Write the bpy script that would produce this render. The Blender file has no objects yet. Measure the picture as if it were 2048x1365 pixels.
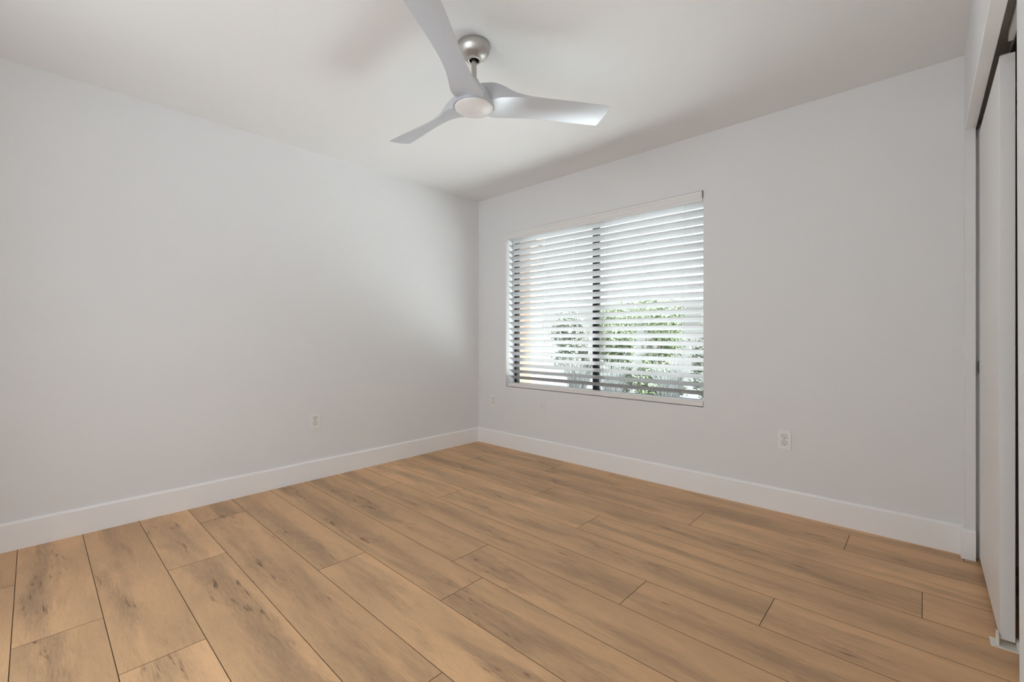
import bpy, bmesh, math, random
from mathutils import Vector, Matrix
random.seed(7)
C = bpy.context.scene.collection
SC = bpy.context.scene
PI = math.pi

# ------------------------------------------------------------------ camera
YAW = math.radians(42.83)
cam_d = bpy.data.cameras.new('camera')
cam = bpy.data.objects.new('camera', cam_d); C.objects.link(cam)
cam.location = (0, 0, 1.067); cam.rotation_euler = (PI/2, 0, YAW)
cam_d.sensor_width = 36; cam_d.lens = 889/2048*36
cam_d.shift_y = -9.5/2048
cam_d.clip_start = 0.02; cam_d.clip_end = 200
SC.camera = cam

# ------------------------------------------------------------------ view, world, sun
SC.view_settings.view_transform = 'Standard'; SC.view_settings.look = 'None'
SC.view_settings.exposure = 0.09; SC.view_settings.gamma = 1.0
SC.view_settings.use_curve_mapping = False
SC.cycles.use_denoising = True
SC.cycles.max_bounces = 12; SC.cycles.diffuse_bounces = 8
SC.cycles.sample_clamp_indirect = 0.0
SC.cycles.caustics_reflective = False; SC.cycles.caustics_refractive = False
w = bpy.data.worlds.new('sky'); SC.world = w; w.use_nodes = True
bg = w.node_tree.nodes['Background']
bg.inputs['Color'].default_value = (0.90, 0.95, 1.0, 1); bg.inputs['Strength'].default_value = 1.9

def light(name, kind, loc, rot, energy, color=(1, 1, 1), **kw):
    d = bpy.data.lights.new(name, kind); d.energy = energy; d.color = color
    for k, v in kw.items(): setattr(d, k, v)
    o = bpy.data.objects.new(name, d); C.objects.link(o); o.location = loc; o.rotation_euler = rot
    return o
def aim(o, target):
    o.rotation_euler = (Vector(target)-o.location).to_track_quat('-Z', 'Y').to_euler()
sun = light('sun', 'SUN', (4.0, 3.1, 9.5), (0, 0, 0), 40.0, (0.92, 0.98, 1.0), angle=math.radians(1.0))
aim(sun, (-1.5, 3.6, 0))
# added fill lamp, unseen behind the camera, standing in for the next room
fill_lamp = light('doorway_fill', 'AREA', (-1.25, -1.15, 1.15), (0, 0, 0), 39, (0.87, 0.945, 1.0), shape='RECTANGLE', size=1.5, size_y=1.9)
fill_lamp.rotation_euler = (PI/2+math.radians(20), 0, math.radians(18))

# ------------------------------------------------------------------ materials
def mat(name, col, rough=0.6, metal=0.0, bump=0.0, bscale=60.0, vary=0.0, spec=0.5):
    m = bpy.data.materials.new(name); m.use_nodes = True
    nt = m.node_tree; N = nt.nodes; L = nt.links; b = N['Principled BSDF']
    b.inputs['Base Color'].default_value = (*col, 1)
    b.inputs['Roughness'].default_value = rough; b.inputs['Metallic'].default_value = metal
    b.inputs['Specular IOR Level'].default_value = spec
    tc = N.new('ShaderNodeTexCoord')
    nz = N.new('ShaderNodeTexNoise'); nz.inputs['Scale'].default_value = bscale; nz.inputs['Detail'].default_value = 3
    L.new(tc.outputs['Object'], nz.inputs['Vector'])
    if bump:
        bp = N.new('ShaderNodeBump'); bp.inputs['Strength'].default_value = bump; bp.inputs['Distance'].default_value = 0.002
        L.new(nz.outputs['Fac'], bp.inputs['Height']); L.new(bp.outputs['Normal'], b.inputs['Normal'])
    if vary:
        mx = N.new('ShaderNodeMixRGB'); mx.blend_type = 'MIX'
        mx.inputs['Color1'].default_value = (*[c*(1-vary) for c in col], 1)
        mx.inputs['Color2'].default_value = (*[min(1, c*(1+vary)) for c in col], 1)
        L.new(nz.outputs['Fac'], mx.inputs['Fac']); L.new(mx.outputs['Color'], b.inputs['Base Color'])
    return m
M = {}
M['wall'] = mat('wall_paint', (0.775, 0.775, 0.778), 0.7, bump=0.25, bscale=90, spec=0.3)
M['ceiling'] = mat('ceiling_paint', (0.83, 0.83, 0.83), 0.8, bump=0.2, bscale=110, spec=0.2)
M['trim'] = mat('trim_paint', (0.88, 0.875, 0.875), 0.38, vary=0.01)
M['door'] = mat('door_paint', (0.80, 0.785, 0.77), 0.45, vary=0.03, bscale=3)
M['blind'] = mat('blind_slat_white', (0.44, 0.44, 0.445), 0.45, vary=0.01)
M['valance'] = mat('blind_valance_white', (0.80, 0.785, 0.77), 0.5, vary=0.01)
M['cord'] = mat('cord_white', (0.72, 0.72, 0.72), 0.8, vary=0.05)
M['wand'] = mat('wand_clear_grey', (0.30, 0.31, 0.31), 0.3, vary=0.05)
M['bronze'] = mat('dark_bronze_aluminium', (0.018, 0.018, 0.022), 0.4, metal=0.3, vary=0.1)
M['bronze2'] = mat('paler_bronze_aluminium', (0.07, 0.07, 0.075), 0.4, metal=0.3, vary=0.1)  # paler bronze tone for the second stile
M['plate'] = mat('outlet_plastic', (0.83, 0.82, 0.80), 0.35, vary=0.01)
M['plate_grey'] = mat('outlet_face_grey', (0.20, 0.19, 0.18), 0.4, vary=0.02)
M['dark'] = mat('slot_black', (0.015, 0.013, 0.012), 0.6, vary=0.1)
M['screw'] = mat('screw_metal', (0.6, 0.58, 0.55), 0.35, metal=0.8, vary=0.05)
M['nickel'] = mat('brushed_nickel', (0.56, 0.53, 0.50), 0.3, metal=1.0, vary=0.03, bscale=40)
b_ = M['nickel'].node_tree.nodes['Principled BSDF']; b_.inputs['Roughness'].default_value = 0.38; b_.inputs['Anisotropic'].default_value = 0.75
tn_ = M['nickel'].node_tree.nodes.new('ShaderNodeTangent'); tn_.direction_type = 'RADIAL'; tn_.axis = 'Z'; M['nickel'].node_tree.links.new(tn_.outputs[0], b_.inputs['Tangent'])
M['silver'] = mat('silver_fan_paint', (0.60, 0.615, 0.65), 0.38, metal=0.35, vary=0.01)
M['lens'] = mat('frosted_lens', (0.80, 0.775, 0.77), 0.35, vary=0.01)
M['track'] = mat('closet_track_metal', (0.33, 0.31, 0.28), 0.5, metal=0.4, vary=0.06)
M['rail'] = mat('rail_grey', (0.50, 0.49, 0.46), 0.5, vary=0.04)
M['cdark'] = mat('closet_inside_shade', (0.35, 0.33, 0.31), 0.8, vary=0.03)  # shade of the closed closet put into a darker wall colour
M['guide'] = mat('guide_plastic', (0.80, 0.77, 0.70), 0.5, vary=0.03)
M['peach'] = mat('peach_stucco', (0.26, 0.185, 0.14), 0.9, bump=0.6, bscale=60, vary=0.12)
M['block'] = mat('cream_block_wall', (0.45, 0.44, 0.43), 0.9, bump=0.5, bscale=30, vary=0.08)
M['gravel'] = mat('pale_gravel', (0.26, 0.26, 0.255), 0.95, bump=1.0, bscale=40, vary=0.18)
M['leaf'] = mat('shrub_leaf', (0.19, 0.235, 0.13), 0.55, vary=0.35, bscale=5)
M['leaf2'] = mat('shrub_leaf_grey', (0.19, 0.21, 0.165), 0.6, vary=0.3, bscale=5)
M['stem'] = mat('shrub_stem', (0.22, 0.17, 0.12), 0.8, vary=0.2)
M['dry'] = mat('dry_grass', (0.17, 0.175, 0.17), 0.8, vary=0.25, bscale=8)
M['patio'] = mat('pale_concrete', (0.85, 0.84, 0.82), 0.9, bump=0.3, bscale=25, vary=0.04)
M['outwall'] = mat('outside_stucco', (0.70, 0.62, 0.54), 0.9, bump=0.4, vary=0.05)

def glass_mat():
    m = bpy.data.materials.new('window_glass'); m.use_nodes = True
    nt = m.node_tree; N = nt.nodes; L = nt.links
    for n in list(N): N.remove(n)
    o = N.new('ShaderNodeOutputMaterial'); mix = N.new('ShaderNodeMixShader')
    t = N.new('ShaderNodeBsdfTransparent'); t.inputs['Color'].default_value = (0.94, 0.96, 0.96, 1)
    g = N.new('ShaderNodeBsdfGlossy'); g.inputs['Roughness'].default_value = 0.02
    lw = N.new('ShaderNodeLayerWeight'); lw.inputs['Blend'].default_value = 0.5
    pw = N.new('ShaderNodeMath'); pw.operation = 'POWER'; pw.inputs[1].default_value = 4.5; L.new(lw.outputs['Facing'], pw.inputs[0])
    ml = N.new('ShaderNodeMath'); ml.operation = 'MULTIPLY_ADD'; ml.inputs[1].default_value = 0.7; ml.inputs[2].default_value = 0.025
    L.new(pw.outputs[0], ml.inputs[0]); L.new(ml.outputs[0], mix.inputs['Fac']); L.new(t.outputs[0], mix.inputs[1]); L.new(g.outputs[0], mix.inputs[2])
    L.new(mix.outputs[0], o.inputs['Surface'])
    return m
M['glass'] = glass_mat()

def wood_mat():
    m = bpy.data.materials.new('oak_plank'); m.use_nodes = True
    nt = m.node_tree; N = nt.nodes; L = nt.links; b = N['Principled BSDF']
    uv = N.new('ShaderNodeUVMap'); uv.uv_map = 'plank'
    at = N.new('ShaderNodeVertexColor'); at.layer_name = 'tone'
    sp = N.new('ShaderNodeSeparateColor'); L.new(at.outputs['Color'], sp.inputs[0])
    def mapped(sx, sy):
        mp = N.new('ShaderNodeMapping'); mp.inputs['Scale'].default_value = (sx, sy, 1)
        L.new(uv.outputs['UV'], mp.inputs['Vector']); return mp.outputs[0]
    def noise(vec, scale, detail, rough=0.5, dist=0.0):
        n = N.new('ShaderNodeTexNoise'); n.inputs['Scale'].default_value = scale; n.inputs['Detail'].default_value = detail
        n.inputs['Roughness'].default_value = rough; n.inputs['Distortion'].default_value = dist
        L.new(vec, n.inputs['Vector']); return n.outputs['Fac']
    def ramp(fac, stops):
        r = N.new('ShaderNodeValToRGB'); e = r.color_ramp.elements
        while len(e) < len(stops): e.new(0.5)
        for el, (p, c) in zip(e, stops): el.position = p; el.color = (c, c, c, 1) if isinstance(c, float) else (*c, 1)
        L.new(fac, r.inputs['Fac']); return r.outputs['Color']
    def mixc(fac, a, bb, mode='MIX'):
        x = N.new('ShaderNodeMixRGB'); x.blend_type = mode
        for s, v in (('Fac', fac), ('Color1', a), ('Color2', bb)):
            if isinstance(v, (int, float)): x.inputs[s].default_value = v
            elif isinstance(v, tuple): x.inputs[s].default_value = (*v, 1)
            else: L.new(v, x.inputs[s])
        return x.outputs['Color']
    def mul(a, k):
        x = N.new('ShaderNodeMath'); x.operation = 'MULTIPLY'; L.new(a, x.inputs[0])
        if isinstance(k, (int, float)): x.inputs[1].default_value = k
        else: L.new(k, x.inputs[1])
        return x.outputs[0]
    light_c = (0.77, 0.47, 0.25); mid_c = (0.60, 0.375, 0.205); dark_c = (0.33, 0.215, 0.13)
    cloud = noise(mapped(1.6, 7.0), 1.0, 3, 0.55, 0.4)
    col = mixc(ramp(cloud, [(0.38, 0.0), (0.66, 1.0)]), light_c, mid_c)
    # the darker heartwood that runs in patches along a plank
    heart0 = noise(mapped(1.5, 9.0), 1.0, 6, 0.62, 0.5)
    def mth(op, a, k):
        x = N.new('ShaderNodeMath'); x.operation = op
        for i_, q in enumerate((a, k)):
            if isinstance(q, (int, float)): x.inputs[i_].default_value = q
            else: L.new(q, x.inputs[i_])
        return x.outputs[0]
    cen = mth('ADD', mth('MULTIPLY', sp.outputs[2], 0.36), 0.32)
    dist_ = mth('ABSOLUTE', mth('SUBTRACT', sp.outputs[1], cen), 0.0)
    heart = mth('ADD', mth('SUBTRACT', heart0, mth('MULTIPLY', dist_, 0.50)), 0.115)
    col = mixc(mul(ramp(heart, [(0.46, 0.0), (0.70, 1.0)]), 0.52), col, dark_c)
    # cathedral figure
    wv = N.new('ShaderNodeTexWave'); wv.bands_direction = 'Y'; wv.inputs['Scale'].default_value = 9.0
    wv.inputs['Distortion'].default_value = 14.0; wv.inputs['Detail'].default_value = 3.0; wv.inputs['Detail Scale'].default_value = 1.4
    L.new(mapped(0.55, 4.2), wv.inputs['Vector'])
    figmask = mul(ramp(wv.outputs['Fac'], [(0.45, 0.0), (1.0, 1.0)]), mul(ramp(heart, [(0.46, 0.0), (0.62, 1.0)]), 0.26))
    col = mixc(figmask, col, (0.27, 0.165, 0.10))
    # fine pores
    fine = noise(mapped(14.0, 330.0), 1.0, 2, 0.7)
    col = mixc(mul(ramp(fine, [(0.50, 0.0), (0.72, 1.0)]), 0.20), col, (0.30, 0.19, 0.115))
    col = mixc(mul(ramp(fine, [(0.25, 1.0), (0.45, 0.0)]), 0.16), col, (0.70, 0.47, 0.28))
    mid_ = noise(mapped(18.0, 110.0), 1.0, 3, 0.65, 1.2)
    col = mixc(mul(ramp(mid_, [(0.50, 0.0), (0.72, 1.0)]), 0.20), col, (0.33, 0.205, 0.12))
    col = mixc(mul(ramp(mid_, [(0.28, 1.0), (0.46, 0.0)]), 0.22), col, (0.78, 0.52, 0.31))
    # knots and dark splits
    kn = noise(mapped(7.5, 55.0), 1.0, 2, 0.6, 0.6)
    kz = noise(mapped(1.7, 6.5), 1.0, 1, 0.5)
    halo = mul(ramp(kn, [(0.45, 0.0), (0.66, 1.0)]), mul(ramp(kz, [(0.50, 0.0), (0.62, 1.0)]), ramp(heart, [(0.45, 0.0), (0.56, 1.0)])))
    col = mixc(mul(halo, 0.30), col, (0.25, 0.155, 0.09))
    kmask = mul(ramp(kn, [(0.60, 0.0), (0.70, 1.0)]), mul(ramp(kz, [(0.53, 0.0), (0.59, 1.0)]), ramp(heart, [(0.47, 0.0), (0.53, 1.0)])))
    col = mixc(mul(kmask, 0.80), col, (0.12, 0.066, 0.035))
    # per-plank tone
    tone = N.new('ShaderNodeMapRange'); tone.inputs['To Min'].default_value = 0.88; tone.inputs['To Max'].default_value = 1.08
    L.new(sp.outputs[0], tone.inputs['Value'])
    v = N.new('ShaderNodeHueSaturation'); L.new(tone.outputs[0], v.inputs['Value']); L.new(col, v.inputs['Color'])
    v.inputs['Saturation'].default_value = 1.0
    L.new(v.outputs['Color'], b.inputs['Base Color'])
    b.inputs['Roughness'].default_value = 0.46; b.inputs['Specular IOR Level'].default_value = 0.35
    bp = N.new('ShaderNodeBump'); bp.inputs['Strength'].default_value = 0.25; bp.inputs['Distance'].default_value = 0.001
    L.new(fine, bp.inputs['Height']); L.new(bp.outputs['Normal'], b.inputs['Normal'])
    return m
M['oak'] = wood_mat()
M['joint'] = mat('plank_joint_dark', (0.10, 0.06, 0.03), 0.8, vary=0.1)

# ------------------------------------------------------------------ mesh helpers
def link(name, bm, m, parent=None, smooth=False, mats=None):
    me = bpy.data.meshes.new(name)
    bmesh.ops.recalc_face_normals(bm, faces=bm.faces[:])
    bm.to_mesh(me); bm.free()
    for mm in (mats or [m]): me.materials.append(mm)
    if smooth:
        for p in me.polygons: p.use_smooth = True
        try: me.set_sharp_from_angle(angle=math.radians(38))
        except Exception: pass
    o = bpy.data.objects.new(name, me); C.objects.link(o)
    if parent: o.parent = parent
    return o
def B(): return bmesh.new()
def box(bm, x0, x1, y0, y1, z0, z1, bev=0.0, mi=0):
    t = bmesh.new()
    v = [t.verts.new((x, y, z)) for x in (x0, x1) for y in (y0, y1) for z in (z0, z1)]
    for f in ((0,1,3,2),(4,6,7,5),(0,4,5,1),(2,3,7,6),(0,2,6,4),(1,5,7,3)): t.faces.new([v[i] for i in f])
    bmesh.ops.recalc_face_normals(t, faces=t.faces[:])
    if bev: bmesh.ops.bevel(t, geom=t.edges[:], offset=bev, segments=2, profile=0.7, affect='EDGES')
    merge(bm, t, mi)
def merge(bm, t, mi=0, mtx=None):
    mp = {}
    for v in t.verts: mp[v] = bm.verts.new(mtx @ v.co if mtx else v.co)
    for f in t.faces:
        try: nf = bm.faces.new([mp[v] for v in f.verts]); nf.material_index = mi if mi is not None else f.material_index
        except ValueError: pass
    t.free()
def lathe(bm, prof, cx=0, cy=0, seg=48):
    rings = []
    for r, z in prof:
        if r < 1e-6: rings.append([bm.verts.new((cx, cy, z))])
        else: rings.append([bm.verts.new((cx+r*math.cos(2*PI*i/seg), cy+r*math.sin(2*PI*i/seg), z)) for i in range(seg)])
    for a, b in zip(rings, rings[1:]):
        for i in range(seg):
            j = (i+1) % seg
            if len(a) == 1 and len(b) == 1: continue
            if len(a) == 1: bm.faces.new((a[0], b[i], b[j]))
            elif len(b) == 1: bm.faces.new((a[i], a[j], b[0]))
            else: bm.faces.new((a[i], a[j], b[j], b[i]))
def tube(bm, pts, r, seg=8):
    pts = [Vector(p) for p in pts]; rings = []
    for i, p in enumerate(pts):
        d = (pts[min(i+1, len(pts)-1)]-pts[max(i-1, 0)]).normalized()
        a = d.orthogonal().normalized() if i == 0 else (prev - d*prev.dot(d)).normalized()
        prev = a; b = d.cross(a)
        rr = r[i] if isinstance(r, (list, tuple)) else r
        rings.append([bm.verts.new(p + a*rr*math.cos(2*PI*k/seg) + b*rr*math.sin(2*PI*k/seg)) for k in range(seg)])
    for a, b in zip(rings, rings[1:]):
        for k in range(seg): bm.faces.new((a[k], a[(k+1) % seg], b[(k+1) % seg], b[k]))
    bm.faces.new(rings[0][::-1]); bm.faces.new(rings[-1])
def prism(bm, poly, axis, a, b):
    """extrude a 2D polygon along axis between a and b; poly in the two other axes in xyz order"""
    def P(u, v, t): return {'x': (t, u, v), 'y': (u, t, v), 'z': (u, v, t)}[axis]
    A = [bm.verts.new(P(u, v, a)) for u, v in poly]; Bv = [bm.verts.new(P(u, v, b)) for u, v in poly]
    n = len(poly)
    for i in range(n): bm.faces.new((A[i], A[(i+1) % n], Bv[(i+1) % n], Bv[i]))
    bm.faces.new(A[::-1]); bm.faces.new(Bv)
def empty(name, loc, rz=0.0):
    o = bpy.data.objects.new(name, None); C.objects.link(o); o.location = loc; o.rotation_euler = (0, 0, rz)
    o.empty_display_size = 0.1
    return o
def tag(o, label, cat, group=None, kind=None):
    o['label'] = label; o['category'] = cat
    if group: o['group'] = group
    if kind: o['kind'] = kind
    return o
def struct(o, label=None):
    o['kind'] = 'structure'
    if label: o['label'] = label
    return o

# ------------------------------------------------------------------ room numbers
XL, XR = -3.336, 0.144          # left wall, closet wall faces
YB, YF = -0.65, 3.096           # back wall, window wall faces
HC = 2.44
WX0, WX1, WZ0, WZ1 = -2.949, -1.098, 0.583, 2.060   # window opening
TH = 0.17

# floor: planks 234 mm wide, 1.909 m long, with open joints
def build_floor():
    bm = B(); uvl = bm.loops.layers.uv.new('plank'); cl = bm.loops.layers.color.new('tone')
    Y0, PW, PL, G = 0.183, 0.23375, 1.909, 0.0012
    jx = {-4: -1.7, -3: -2.6, -2: -0.95, -1: -2.28, 0: -1.857, 1: -2.52, 2: -3.03, 3: -2.023, 4: -1.430, 5: -1.636, 6: -0.888, 7: -0.4455,
          8: -1.415, 9: -0.0055, 10: -0.973, 11: -0.293, 12: -1.77}
    rnd = random.Random(21)
    x0, x1 = XL-0.01, 0.80
    for r, j in jx.items():
        ya, yb = max(Y0+PW*r, YB-0.12), min(Y0+PW*(r+1), YF+0.01)
        if yb-ya < 0.01: continue
        xs = sorted([j+PL*k for k in range(-4, 5) if x0 < j+PL*k < x1])
        xs = [x0]+xs+[x1]
        for a, b in zip(xs, xs[1:]):
            u0 = rnd.uniform(0, 60); v0 = rnd.uniform(0, 60); tone = rnd.random(); tcen = rnd.random(); fl = rnd.choice((-1, 1))
            vs = [bm.verts.new(p) for p in ((a+G, ya+G, 0), (b-G, ya+G, 0), (b-G, yb-G, 0), (a+G, yb-G, 0))]
            f = bm.faces.new(vs)
            for lp in f.loops:
                x, y, _ = lp.vert.co
                lp[uvl].uv = (u0+fl*(x-a), v0+(y-(Y0+PW*r))); lp[cl] = (tone, 1.0 if y > ya+0.02+G else 0.0, tcen, 1)
            low = [bm.verts.new((v.co.x, v.co.y, -0.003)) for v in vs]
            for i in range(4):
                g = bm.faces.new((vs[i], low[i], low[(i+1) % 4], vs[(i+1) % 4])); g.material_index = 1
    vs = [bm.verts.new(p) for p in ((x0, YB-0.12, -0.003), (x1, YB-0.12, -0.003), (x1, YF+0.01, -0.003), (x0, YF+0.01, -0.003))]
    bm.faces.new(vs).material_index = 1
    box(bm, x0, x1, YB-0.12, YF+0.01, -0.15, -0.004, mi=1)
    o = link('floor', bm, None, mats=[M['oak'], M['joint']])
    struct(o, 'light oak plank floor')
build_floor()

bm = B(); box(bm, XL-TH, XL, YB-TH, YF+TH, -0.1, HC+0.1); struct(link('wall_left', bm, M['wall']))
bm = B(); box(bm, XL-TH, 0.95, YB-TH, YF+TH, HC, HC+0.12); struct(link('ceiling', bm, M['ceiling']))
bm = B()
box(bm, XL, WX0, YF, YF+TH, -0.1, HC); box(bm, WX1, 0.95, YF, YF+TH, -0.1, HC)
box(bm, WX0, WX1, YF, YF+TH, -0.1, WZ0); box(bm, WX0, WX1, YF, YF+TH, WZ1, HC)
struct(link('wall_window', bm, M['wall']))
# back wall with a wide doorway
bm = B(); DX0, DX1, DZ = -2.2, -0.5, 2.14
box(bm, XL, DX0, YB-0.12, YB, 0, HC); box(bm, DX1, 0.95, YB-0.12, YB, 0, HC); box(bm, DX0, DX1, YB-0.12, YB, DZ, HC)
struct(link('wall_back', bm, M['wall']))
# unseen hall box, added behind the doorway to keep sky light out
bm = B(); box(bm, DX0-0.15, DX0-0.03, -1.9, YB-0.12, -0.05, HC); box(bm, DX1+0.03, DX1+0.15, -1.9, YB-0.12, -0.05, HC)
box(bm, DX0-0.15, DX1+0.15, -2.0, -1.88, -0.05, HC); box(bm, DX0-0.15, DX1+0.15, -2.0, YB-0.12, HC-0.1, HC+0.05); struct(link('wall_hall_shield', bm, M['wall']))
bm = B(); box(bm, DX0-0.15, DX1+0.15, -2.0, YB-0.12, -0.15, -0.001); struct(link('floor_hall', bm, M['cdark']))
# closet wall: stub beside the window wall, header, near part
SY, NY = 3.045, 1.40
bm = B(); box(bm, XR, 0.180, SY, YF, 0, HC)
box(bm, XR, 0.180, YB, SY, 2.080, HC, bev=0.0)
poly = [(YB, 0.0), (1.349, 0.0), (1.372, 0.10), (1.398, 0.92), (1.412, 1.40), (1.4205, 2.08), (YB, 2.08)]
prism(bm, poly, 'x', XR, 0.180)
struct(link('wall_closet', bm, M['wall']))
# closet inside
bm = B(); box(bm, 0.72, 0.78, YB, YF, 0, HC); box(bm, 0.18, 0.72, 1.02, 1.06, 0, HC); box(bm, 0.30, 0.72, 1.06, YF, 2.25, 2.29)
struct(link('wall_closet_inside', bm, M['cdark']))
# fixed strip on the window wall behind the stub where the door closes
bm = B(); box(bm, 0.180, 0.26, 3.083, YF, 0, 2.06); struct(link('trim_1', bm, M['trim']))
bm = B(); box(bm, XR, 0.182, 1.425, SY, 2.060, 2.080, bev=0.0015); struct(link('header_bounce_strip', bm, M['trim']))  # strip added under the header, its paler paint stands in for bounced light

# baseboards with a eased top edge
BH, BT = 0.142, 0.014
def base_prof(d):  # profile in (depth, z)
    return [(0, 0), (d*BT, 0), (d*BT, BH-0.010), (d*BT*0.75, BH-0.003), (d*BT*0.4, BH), (0, BH)]
bm = B(); prism(bm, [(XL+u, z) for u, z in base_prof(1)], 'y', YB, YF); struct(link('baseboard_left', bm, M['trim']))
bm = B(); prism(bm, [(YF-u, z) for u, z in base_prof(1)], 'x', XL+BT, XR-BT*0.4)
prism(bm, [(XR-BT, 0), (XR, 0), (XR, BH), (XR-BT*0.4, BH), (XR-BT*0.75, BH-0.003), (XR-BT, BH-0.010)], 'y', SY, YF)
prism(bm, [(SY-u*0.8, z) for u, z in base_prof(1)], 'x', XR-BT, 0.180)
struct(link('baseboard_window', bm, M['trim']))
bm = B(); prism(bm, [(YB+u, z) for u, z in base_prof(1)], 'x', XL+BT, DX0-0.01)
struct(link('baseboard_back', bm, M['trim']))

# ------------------------------------------------------------------ window
win = empty('window_1', ((WX0+WX1)/2, 3.235, WZ0)); struct(win)
def wl(x0, x1, y0, y1, z0, z1):  # box in world numbers, local to win
    return (x0-win.location.x, x1-win.location.x, y0-3.235, y1-3.235, z0-WZ0, z1-WZ0)
bm = B(); F0, F1 = 3.216, 3.262
box(bm, *wl(WX0, WX0+0.030, F0, F1, WZ0, WZ1), bev=0.001); box(bm, *wl(WX1-0.030, WX1, F0, F1, WZ0, WZ1), bev=0.001)
box(bm, *wl(WX0+0.03, WX1-0.03, F0, F1, WZ0, WZ0+0.032), bev=0.001); box(bm, *wl(WX0+0.03, WX1-0.03, F0, F1, WZ1-0.030, WZ1), bev=0.001)
link('window_frame', bm, M['bronze'], win)
bm = B(); box(bm, *wl(-2.056, -2.013, 3.220, 3.240, WZ0+0.03, WZ1-0.03), bev=0.002)
link('sash_stile', bm, M['bronze'], win)
bm = B(); box(bm, *wl(-2.012, -1.993, 3.222, 3.242, WZ0+0.03, WZ1-0.03), bev=0.002); box(bm, *wl(-2.0105, -2.006, 3.217, 3.222, WZ0+0.03, WZ1-0.03))
link('sash_stile', bm, M['bronze2'], win)
bm = B(); box(bm, *wl(WX0+0.03, -2.03, 3.246, 3.250, WZ0+0.03, WZ1-0.03)); link('pane', bm, M['glass'], win)
bm = B(); box(bm, *wl(-2.005, WX1-0.03, 3.230, 3.234, WZ0+0.03, WZ1-0.03)); link('pane', bm, M['glass'], win)

# ------------------------------------------------------------------ blind
bl = empty('window_blind', (-2.02, 3.14, WZ0))
tag(bl, 'white wide-slat venetian blind with valance and bottom rail filling the window', 'blind')
def bb(x0, x1, y0, y1, z0, z1): return (x0+2.02, x1+2.02, y0-3.14, y1-3.14, z0-WZ0, z1-WZ0)
# valance profile (y, z), stepped moulding
bm = B()
vp = [(3.099, 2.056), (3.089, 2.056), (3.087, 2.051), (3.0885, 2.036), (3.0865, 2.032), (3.0885, 2.028), (3.0895, 2.010), (3.087, 2.006), (3.0885, 2.002),
      (3.0895, 1.996), (3.089, 1.989), (3.099, 1.987)]
prism(bm, [(y-3.14, z-WZ0) for y, z in vp], 'x', -2.955+2.02, -1.1065+2.02)
link('valance', bm, M['valance'], bl)
bm = B(); box(bm, *bb(-2.940, -1.106, 3.112, 3.176, 2.012, 2.057), bev=0.002); link('headrail', bm, M['blind'], bl)
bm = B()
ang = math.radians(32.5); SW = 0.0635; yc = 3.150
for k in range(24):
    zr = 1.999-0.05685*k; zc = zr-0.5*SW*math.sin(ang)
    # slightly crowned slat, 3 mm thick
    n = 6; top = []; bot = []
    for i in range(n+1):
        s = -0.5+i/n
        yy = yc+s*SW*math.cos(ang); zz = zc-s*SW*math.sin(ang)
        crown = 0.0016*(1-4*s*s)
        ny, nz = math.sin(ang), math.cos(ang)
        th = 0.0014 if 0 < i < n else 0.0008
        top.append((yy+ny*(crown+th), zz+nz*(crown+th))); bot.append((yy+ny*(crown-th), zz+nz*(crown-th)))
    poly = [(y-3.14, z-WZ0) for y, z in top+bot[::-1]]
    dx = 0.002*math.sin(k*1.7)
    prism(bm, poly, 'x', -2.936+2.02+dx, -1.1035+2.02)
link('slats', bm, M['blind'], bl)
bm = B(); box(bm, *bb(-2.927, -1.1035, 3.100, 3.166, 0.588, 0.622), bev=0.003); link('bottom_rail', bm, M['valance'], bl)
for i in range(6):
    x = -2.0235+(-0.775, -0.474, -0.155, 0.148, 0.462, 0.774)[i]
    bm = B()
    for yy in (yc-0.5*SW*math.cos(ang)-0.002, yc+0.5*SW*math.cos(ang)+0.002):
        for dx in (0.0,):
            tube(bm, [(x+2.02+dx, yy-3.14, 0.62-WZ0), (x+2.02+dx, yy-3.14, 2.03-WZ0)], 0.0006, 5)
    link('ladder_cord', bm, M['cord'], bl)
bm = B(); tube(bm, [(-2.874+2.02, 3.110-3.14, 1.255-WZ0), (-2.874+2.02, 3.110-3.14, 2.01-WZ0)], 0.0022, 8)
lathe(bm, [(0, 1.245-WZ0), (0.0035, 1.247-WZ0), (0.0035, 1.27-WZ0), (0.0022, 1.275-WZ0)], -2.874+2.02, 3.110-3.14, 8)
link('tilt_wand', bm, M['wand'], bl)

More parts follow.
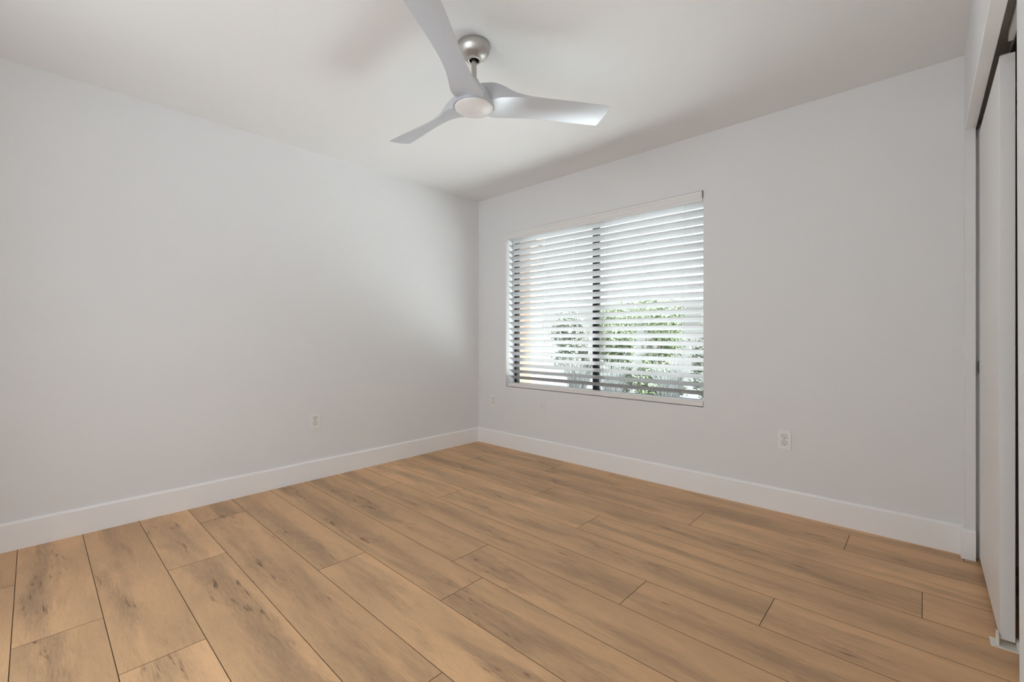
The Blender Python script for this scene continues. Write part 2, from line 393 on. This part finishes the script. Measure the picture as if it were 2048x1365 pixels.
# ------------------------------------------------------------------ outlets (local: wall plane y=0, room towards -y)
def plate_bm(w=0.070, h=0.115):
    bm = B(); box(bm, -w/2, w/2, -0.0055, 0, -h/2, h/2, bev=0.0022); return bm
def disc(bm, cx, cz, r, y0, y1, seg=24, cut=None):
    def pt(a):
        x, z = r*math.cos(a), r*math.sin(a)
        if cut: z = max(-cut, min(cut, z))
        return (cx+x, cz+z)
    prism(bm, [pt(2*PI*i/seg) for i in range(seg)], 'y', y0, y1)
def make_outlet(name='wall_outlet'):
    t = empty(name, (0, 0, 0))
    link('cover_plate', plate_bm(), M['plate'], t)
    for s in (1, -1):
        bm = B(); disc(bm, 0, s*0.0195, 0.0178, -0.0060, -0.0050, cut=0.0142)
        ring = link('receptacle_surround', bm, M['plate_grey'], t)
        bm = B(); disc(bm, 0, s*0.0195, 0.0161, -0.0072, -0.0060, cut=0.0126)
        f = link('receptacle', bm, M['plate'], t)
        bm = B()
        box(bm, -0.0078, -0.0050, -0.0076, -0.0071, s*0.0195-0.001, s*0.0195+0.0085)
        box(bm, 0.0050, 0.0078, -0.0076, -0.0071, s*0.0195-0.001, s*0.0195+0.0085)
        disc(bm, 0, s*0.0195-0.0075, 0.0032, -0.0076, -0.0071, 12)
        link('slots', bm, M['dark'], f)
    bm = B(); disc(bm, 0, 0, 0.0030, -0.0068, -0.0054, 12); link('screw', bm, M['screw'], t)
    return t
def copy_tree(o, parent=None):
    c = o.copy(); C.objects.link(c); c.parent = parent
    for ch in list(o.children): copy_tree(ch, c)
    return c
o1 = make_outlet(); o1.location = (XL, 1.435, 0.4365); o1.rotation_euler = (0, 0, PI/2)
tag(o1, 'white duplex power outlet on the left wall above its baseboard', 'outlet', 'duplex outlets low on the walls')
o2 = copy_tree(o1); o2.location = (-3.119, YF, 0.433); o2.rotation_euler = (0, 0, 0)
tag(o2, 'white duplex power outlet on the window wall right beside the room corner', 'outlet', 'duplex outlets low on the walls')
o3 = copy_tree(o1); o3.location = (-0.620, YF, 0.4405); o3.rotation_euler = (0, 0, 0)
tag(o3, 'white duplex power outlet on the wall right of the window', 'outlet', 'duplex outlets low on the walls')
jk = empty('jack_plate', (-2.4975, YF, 0.4385))
link('cover_plate', plate_bm(), M['wall'], jk)
for s in (0.0085, -0.0085):
    bm = B(); box(bm, -0.0065, 0.0065, -0.0066, -0.0050, s-0.0062, s+0.0062, bev=0.0008); j = link('jack', bm, M['plate'], jk)
    bm = B(); box(bm, -0.0028, 0.0036, -0.0070, -0.0064, s-0.0028, s+0.0032); link('socket_hole', bm, M['dark'], j)
tag(jk, 'white wall plate with two small dark jacks under the window', 'wall plate')

# ------------------------------------------------------------------ ceiling fan
HX, HY = -1.557, 1.416
fan = empty('ceiling_fan', (HX, HY, HC))
tag(fan, 'three-bladed silver ceiling fan with round frosted light in the middle of the ceiling', 'ceiling fan')
z = lambda v: v-HC
bm = B(); lathe(bm, [(0, z(2.4395)), (0.0765, z(2.4395)), (0.0775, z(2.436)), (0.0775, z(2.425)), (0.0745, z(2.412)), (0.067, z(2.398)), (0.056, z(2.386)), (0.044, z(2.377)),
    (0.036, z(2.372)), (0.034, z(2.3695)), (0.034, z(2.366)), (0.029, z(2.365)), (0.0235, z(2.367))], seg=64)
can = link('canopy', bm, M['nickel'], fan, smooth=True)
bm = B(); lathe(bm, [(0.0235, z(2.3668)), (0.021, z(2.378)), (0.0, z(2.379))], seg=32); link('canopy_opening', bm, M['dark'], can, smooth=True)
bm = B(); lathe(bm, [(0, z(2.378)), (0.0125, z(2.377)), (0.0125, z(2.262)), (0, z(2.262))], seg=32); link('downrod', bm, M['nickel'], fan, smooth=True)
bm = B(); lathe(bm, [(0, z(2.280)), (0.018, z(2.279)), (0.022, z(2.274)), (0.026, z(2.262)), (0.040, z(2.248)), (0.060, z(2.232)), (0.078, z(2.210)), (0.088, z(2.185)), (0.094, z(2.165)),
    (0.0975, z(2.152)), (0.0975, z(2.146)), (0.0945, z(2.146)), (0.0945, z(2.152)), (0, z(2.152))], seg=64)
link('motor_housing', bm, M['silver'], fan, smooth=True)
bm = B(); lathe(bm, [(0, z(2.1505)), (0.0925, z(2.1505)), (0.0925, z(2.1465)), (0, z(2.1465))], seg=48); link('lens_gap', bm, M['dark'], fan)
bm = B(); lathe(bm, [(0, z(2.1215)), (0.02, z(2.1218)), (0.045, z(2.1240)), (0.066, z(2.1285)), (0.081, z(2.1345)), (0.0905, z(2.1415)), (0.0925, z(2.1462)), (0.0, z(2.1464))], seg=64)
link('light_lens', bm, M['lens'], fan, smooth=True)

def lerp_tab(tab, r):
    for (r0, *a), (r1, *b) in zip(tab, tab[1:]):
        if r <= r1:
            s = (r-r0)/(r1-r0); s = max(0, min(1, s)); return [p+(q-p)*s for p, q in zip(a, b)]
    return list(tab[-1][1:])
# r, half width cw, half width ccw, z lower cw, z lower ccw, thickness cw, thickness ccw
TAB = [(0.030, 0.020, 0.020, 2.157, 2.150, 0.096, 0.095),
       (0.070, 0.060, 0.062, 2.160, 2.149, 0.085, 0.056),
       (0.100, 0.079, 0.078, 2.166, 2.148, 0.066, 0.034),
       (0.140, 0.074, 0.072, 2.176, 2.148, 0.046, 0.020),
       (0.180, 0.066, 0.063, 2.186, 2.149, 0.030, 0.014),
       (0.230, 0.060, 0.057, 2.195, 2.152, 0.019, 0.010),
       (0.300, 0.058, 0.056, 2.201, 2.156, 0.011, 0.007),
       (0.400, 0.061, 0.059, 2.204, 2.161, 0.007, 0.005),
       (0.520, 0.067, 0.065, 2.204, 2.166, 0.005, 0.004),
       (0.620, 0.071, 0.068, 2.203, 2.169, 0.004, 0.003),
       (0.668, 0.072, 0.068, 2.202, 2.170, 0.003, 0.002)]
def sm(tab, r):
    acc = None; ws = 0
    for d, wgt in ((-0.03, 1), (-0.015, 2), (0, 3), (0.015, 2), (0.03, 1)):
        v = lerp_tab(tab, max(tab[0][0], min(tab[-1][0], r+d)))
        acc = [a+wgt*b for a, b in zip(acc, v)] if acc else [wgt*b for b in v]; ws += wgt
    return [a/ws for a in acc]
def blade_mesh():
    bm = B(); NS, NT = 44, 14; rows = []
    for i in range(NS+1):
        r = 0.030+(0.668-0.030)*i/NS
        wc, wn, zc_, zn, tc, tn = sm(TAB, r)
        lo, hi = [], []
        for k in range(NT+1):
            s = k/NT; t = -wc+(wc+wn)*s
            zl = zc_+(zn-zc_)*s - 0.0045*math.sin(PI*s)*min(1, r/0.3)
            th = tc+(tn-tc)*s
            edge = math.sin(PI*min(1, max(0, s)))**0.5
            bl_ = max(0, min(1, (r-0.14)/0.22)); thk = 0.0010+th*(1-bl_*(1-(0.2+0.8*edge)))
            rr = r - (0.012*(s-0.0) if i == NS else 0.012*s*(i/NS)**4)
            lo.append(bm.verts.new((rr, t, z(zl)))); hi.append(bm.verts.new((rr, t, z(zl+thk))))
        rows.append((lo, hi))
    for (l0, h0), (l1, h1) in zip(rows, rows[1:]):
        for k in range(NT):
            bm.faces.new((l0[k], l0[k+1], l1[k+1], l1[k])); bm.faces.new((h0[k], h1[k], h1[k+1], h0[k+1]))
        bm.faces.new((l0[0], l1[0], h1[0], h0[0])); bm.faces.new((l0[-1], h0[-1], h1[-1], l1[-1]))
    for l, h in (rows[0], rows[-1]):
        for k in range(NT): bm.faces.new((l[k], h[k], h[k+1], l[k+1]))
    return bm
b0 = None
for a in (14.5, 135.0, 259.0):
    if b0 is None: b0 = link('blade', blade_mesh(), M['silver'], fan, smooth=True); b = b0
    else: b = b0.copy(); C.objects.link(b)
    b.rotation_euler = (0, 0, math.radians(a)+YAW)

# ------------------------------------------------------------------ sliding closet door, track, guide
cd = empty('closet_sliding_door', (0.210, 2.68, 0.022))
tag(cd, 'plain white sliding closet door standing beside the window wall on the right', 'closet door')
bm = B(); box(bm, -0.018, 0.018, 2.272-2.68, 3.081-2.68, 0, 2.014, bev=0.0012); link('door_panel', bm, M['door'], cd)
bm = B(); lathe(bm, [(0, 0.004), (0.020, 0.004), (0.024, 0.0), (0.027, -0.0015), (0.027, 0.001)], seg=32)
bmesh.ops.rotate(bm, verts=bm.verts[:], matrix=Matrix.Rotation(PI/2, 3, 'Y'))
bmesh.ops.scale(bm, verts=bm.verts[:], vec=(1, 1, 1.15))
bmesh.ops.translate(bm, verts=bm.verts[:], vec=(-0.0185, 3.052-2.68, 0.920-0.022))
fp = link('finger_pull', bm, M['screw'], cd, smooth=True)
bm = B(); box(bm, -0.0205, -0.0195, 3.038-2.68, 3.066-2.68, 0.890-0.022, 0.950-0.022, bev=0.0004); link('pull_recess', bm, M['dark'], fp)
bm = B(); disc(bm, 0.0, 1.992, 0.0085, 2.2705-2.68, 2.2725-2.68, 20); disc(bm, 0.0, 1.992, 0.0045, 2.2695-2.68, 2.2712-2.68, 16)
link('adjuster_plug', bm, M['guide'], cd)
for yy in (2.90, 2.345):
    bm = B(); box(bm, -0.012, 0.012, yy-0.022-2.68, yy+0.022-2.68, 2.0145, 2.040, bev=0.001)
    tube(bm, [(-0.014, yy-2.68, 2.032), (0.014, yy-2.68, 2.032)], 0.012, 16)
    link('roller_hanger', bm, M['track'], cd)
cd2 = empty('closet_sliding_door', (0.254, 1.72, 0.022))
tag(cd2, 'second white sliding closet door, the rear one mostly hidden behind the near wall edge', 'closet door')
bm = B(); box(bm, -0.015, 0.015, 1.08-1.72, 2.20-1.72, 0, 2.014, bev=0.0012); link('door_panel', bm, M['door'], cd2)
bm = B(); box(bm, -0.010, 0.010, 0.36, 0.40, 2.0145, 2.045, bev=0.001); link('roller_hanger', bm, M['track'], cd2)
tr = empty('closet_door_track', (0.225, 2.05, 2.095))
tag(tr, 'grey metal sliding door track under the closet header', 'track')
bm = B(); box(bm, -0.045, 0.050, -0.98, 1.03, -0.004, 0); box(bm, -0.045, -0.042, -0.98, 1.03, -0.030, -0.004)
box(bm, -0.004, -0.001, -0.98, 1.03, -0.028, -0.004); box(bm, 0.047, 0.050, -0.98, 1.03, -0.030, -0.004)
link('channel', bm, M['track'], tr)
bm = B(); box(bm, -0.020, -0.008, -0.98, 0.15, -0.050, -0.004, bev=0.001); link('center_rail', bm, M['rail'], tr)
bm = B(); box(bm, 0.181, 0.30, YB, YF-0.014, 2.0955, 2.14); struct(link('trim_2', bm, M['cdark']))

gd = empty('door_floor_guide', (0.21, 2.272, 0))
tag(gd, 'small white plastic floor guide under the end of the closet door', 'door guide')
bm = B(); box(bm, -0.041, 0.043, -0.026, 0.030, 0.0002, 0.0052, bev=0.0015); link('base_plate', bm, M['guide'], gd)
bm = B(); box(bm, -0.0265, -0.0205, -0.016, 0.022, 0.0052, 0.040, bev=0.0015); link('upright', bm, M['guide'], gd)
bm = B(); box(bm, 0.0205, 0.0265, -0.012, 0.022, 0.0052, 0.034, bev=0.0015); link('upright', bm, M['guide'], gd)

# ------------------------------------------------------------------ outside
bm = B(); box(bm, -16, 14, YF+TH, 22, -0.35, -0.12); struct(link('ground_outside', bm, M['gravel']), 'pale gravel yard outside')
bm = B(); box(bm, -7.0, 3.5, YF+TH, 5.25, -0.12, -0.06, bev=0.01); struct(link('patio_bounce', bm, M['patio']), 'unseen pale concrete strip added outside to bounce sunlight in')  # out-of-view pale slab, added to throw sunlight up through the window
bm = B(); box(bm, -4.99, -4.62, 5.42, 5.72, -0.12, 2.62)
box(bm, -5.04, -4.57, 5.37, 5.77, 2.62, 2.70, bev=0.01)
pc = link('stucco_column', bm, M['peach']); tag(pc, 'peach stucco patio column seen through the left of the blind', 'column')
bm = B()
box(bm, -12, 8, 8.3, 8.5, -0.12, 1.72); box(bm, -12.0, 8, 8.27, 8.53, 1.72, 1.78, bev=0.01)
bw = link('block_garden_wall', bm, M['block']); tag(bw, 'pale block garden wall behind the shrubs outside the window', 'garden wall')

def shrub(name, x, y, w, h, n, m, label, seed, cat='shrub', group='shrubs outside the window'):
    rnd = random.Random(seed)
    t = empty(name, (x, y, -0.12)); tag(t, label, cat, group)
    bm = B()
    for k in range(7):
        a = rnd.uniform(0, 2*PI); e = rnd.uniform(0.25, 0.8)*w/2
        pts = [(0.04*math.cos(a), 0.04*math.sin(a), 0), (e*0.4*math.cos(a+.2), e*0.4*math.sin(a+.2), h*0.35), (e*math.cos(a), e*math.sin(a), h*rnd.uniform(0.6, 0.85))]
        tube(bm, pts, [0.016, 0.011, 0.004], 6)
    link('stems', bm, M['stem'], t)
    bm = B()
    lumps = [(rnd.uniform(-.2, .2)*w, rnd.uniform(-.2, .2)*w, rnd.uniform(0.10, 0.83)*h, rnd.uniform(0.26, 0.33)*w) for _ in range(16)]
    for _ in range(n):
        lx, ly, lz, lr = rnd.choice(lumps)
        d = Vector((rnd.gauss(0, 1), rnd.gauss(0, 1), rnd.gauss(0, 1))).normalized()*lr*rnd.uniform(0.55, 1.05)
        p = Vector((lx, ly, lz))+d
        p.z = max(0.08, min(h, p.z))
        ax = Vector((rnd.gauss(0, 1), rnd.gauss(0, 1), rnd.gauss(0.3, .7))).normalized(); sd = ax.orthogonal().normalized()
        sd = Matrix.Rotation(rnd.uniform(0, 6.28), 3, ax) @ sd
        L_, W_ = rnd.uniform(0.035, 0.08), rnd.uniform(0.012, 0.024)
        nn = ax.cross(sd)*0.006
        vs = [bm.verts.new(q) for q in (p, p+ax*L_*.5+sd*W_+nn, p+ax*L_, p+ax*L_*.5-sd*W_+nn)]
        bm.faces.new((vs[0], vs[1], vs[2])); bm.faces.new((vs[0], vs[2], vs[3]))
    link('foliage', bm, m, t)
    return t
SH = [(-5.02, 7.15, 0.86, 1.80, 'leaf2', 'green shrub at the left end of the row outside'),
      (-4.12, 7.20, 0.86, 1.88, 'leaf', 'tall green shrub seen just left of the dark window stile'),
      (-3.22, 7.10, 0.86, 1.95, 'leaf', 'green shrub seen right of the dark window stile outside'),
      (-2.32, 7.15, 0.86, 2.02, 'leaf2', 'grey-green shrub at the right end of the row outside')]
for i, (x, y, w_, h_, m_, lb) in enumerate(SH): shrub('garden_shrub', x, y, w_, h_, 7000, M[m_], lb, 30+i)
def grass(x, y, w, h, n, label, seed):
    rnd = random.Random(seed); bm = B()
    for _ in range(n):
        a = rnd.uniform(0, 2*PI); r0 = rnd.uniform(0, 0.10)*w; r1 = rnd.uniform(0.15, 0.62)*w; hh = h*rnd.uniform(0.55, 1.0)
        ca, sa = math.cos(a), math.sin(a); px_, py_ = -sa*0.006, ca*0.006
        prev = None
        for s in (0, .35, .7, 1.0):
            r = r0+(r1-r0)*s**1.6; zz = hh*(s if s < .8 else .8+(s-.8)*.3); k = 1-s*0.85
            cur = (bm.verts.new((r*ca+px_*k, r*sa+py_*k, zz)), bm.verts.new((r*ca-px_*k, r*sa-py_*k, zz)))
            if prev: bm.faces.new((prev[0], prev[1], cur[1], cur[0]))
            prev = cur
    o = link('grass_clump', bm, M['dry'], None); o.location = (x, y, -0.12)
    tag(o, label, 'ornamental grass', 'grass clumps outside the window')
GR = [(-4.25, 6.2, 'pale dry grass clump in front of the left end shrub outside'), (-3.47, 6.0, 'pale dry grass clump behind the dark window stile outside'),
      (-2.70, 6.2, 'pale dry grass clump right of the dark window stile outside'), (-1.90, 6.05, 'pale dry grass clump seen at the right edge of the blind')]
for i, (x, y, lb) in enumerate(GR): grass(x, y, 0.70, 1.0, 420, lb, 60+i)
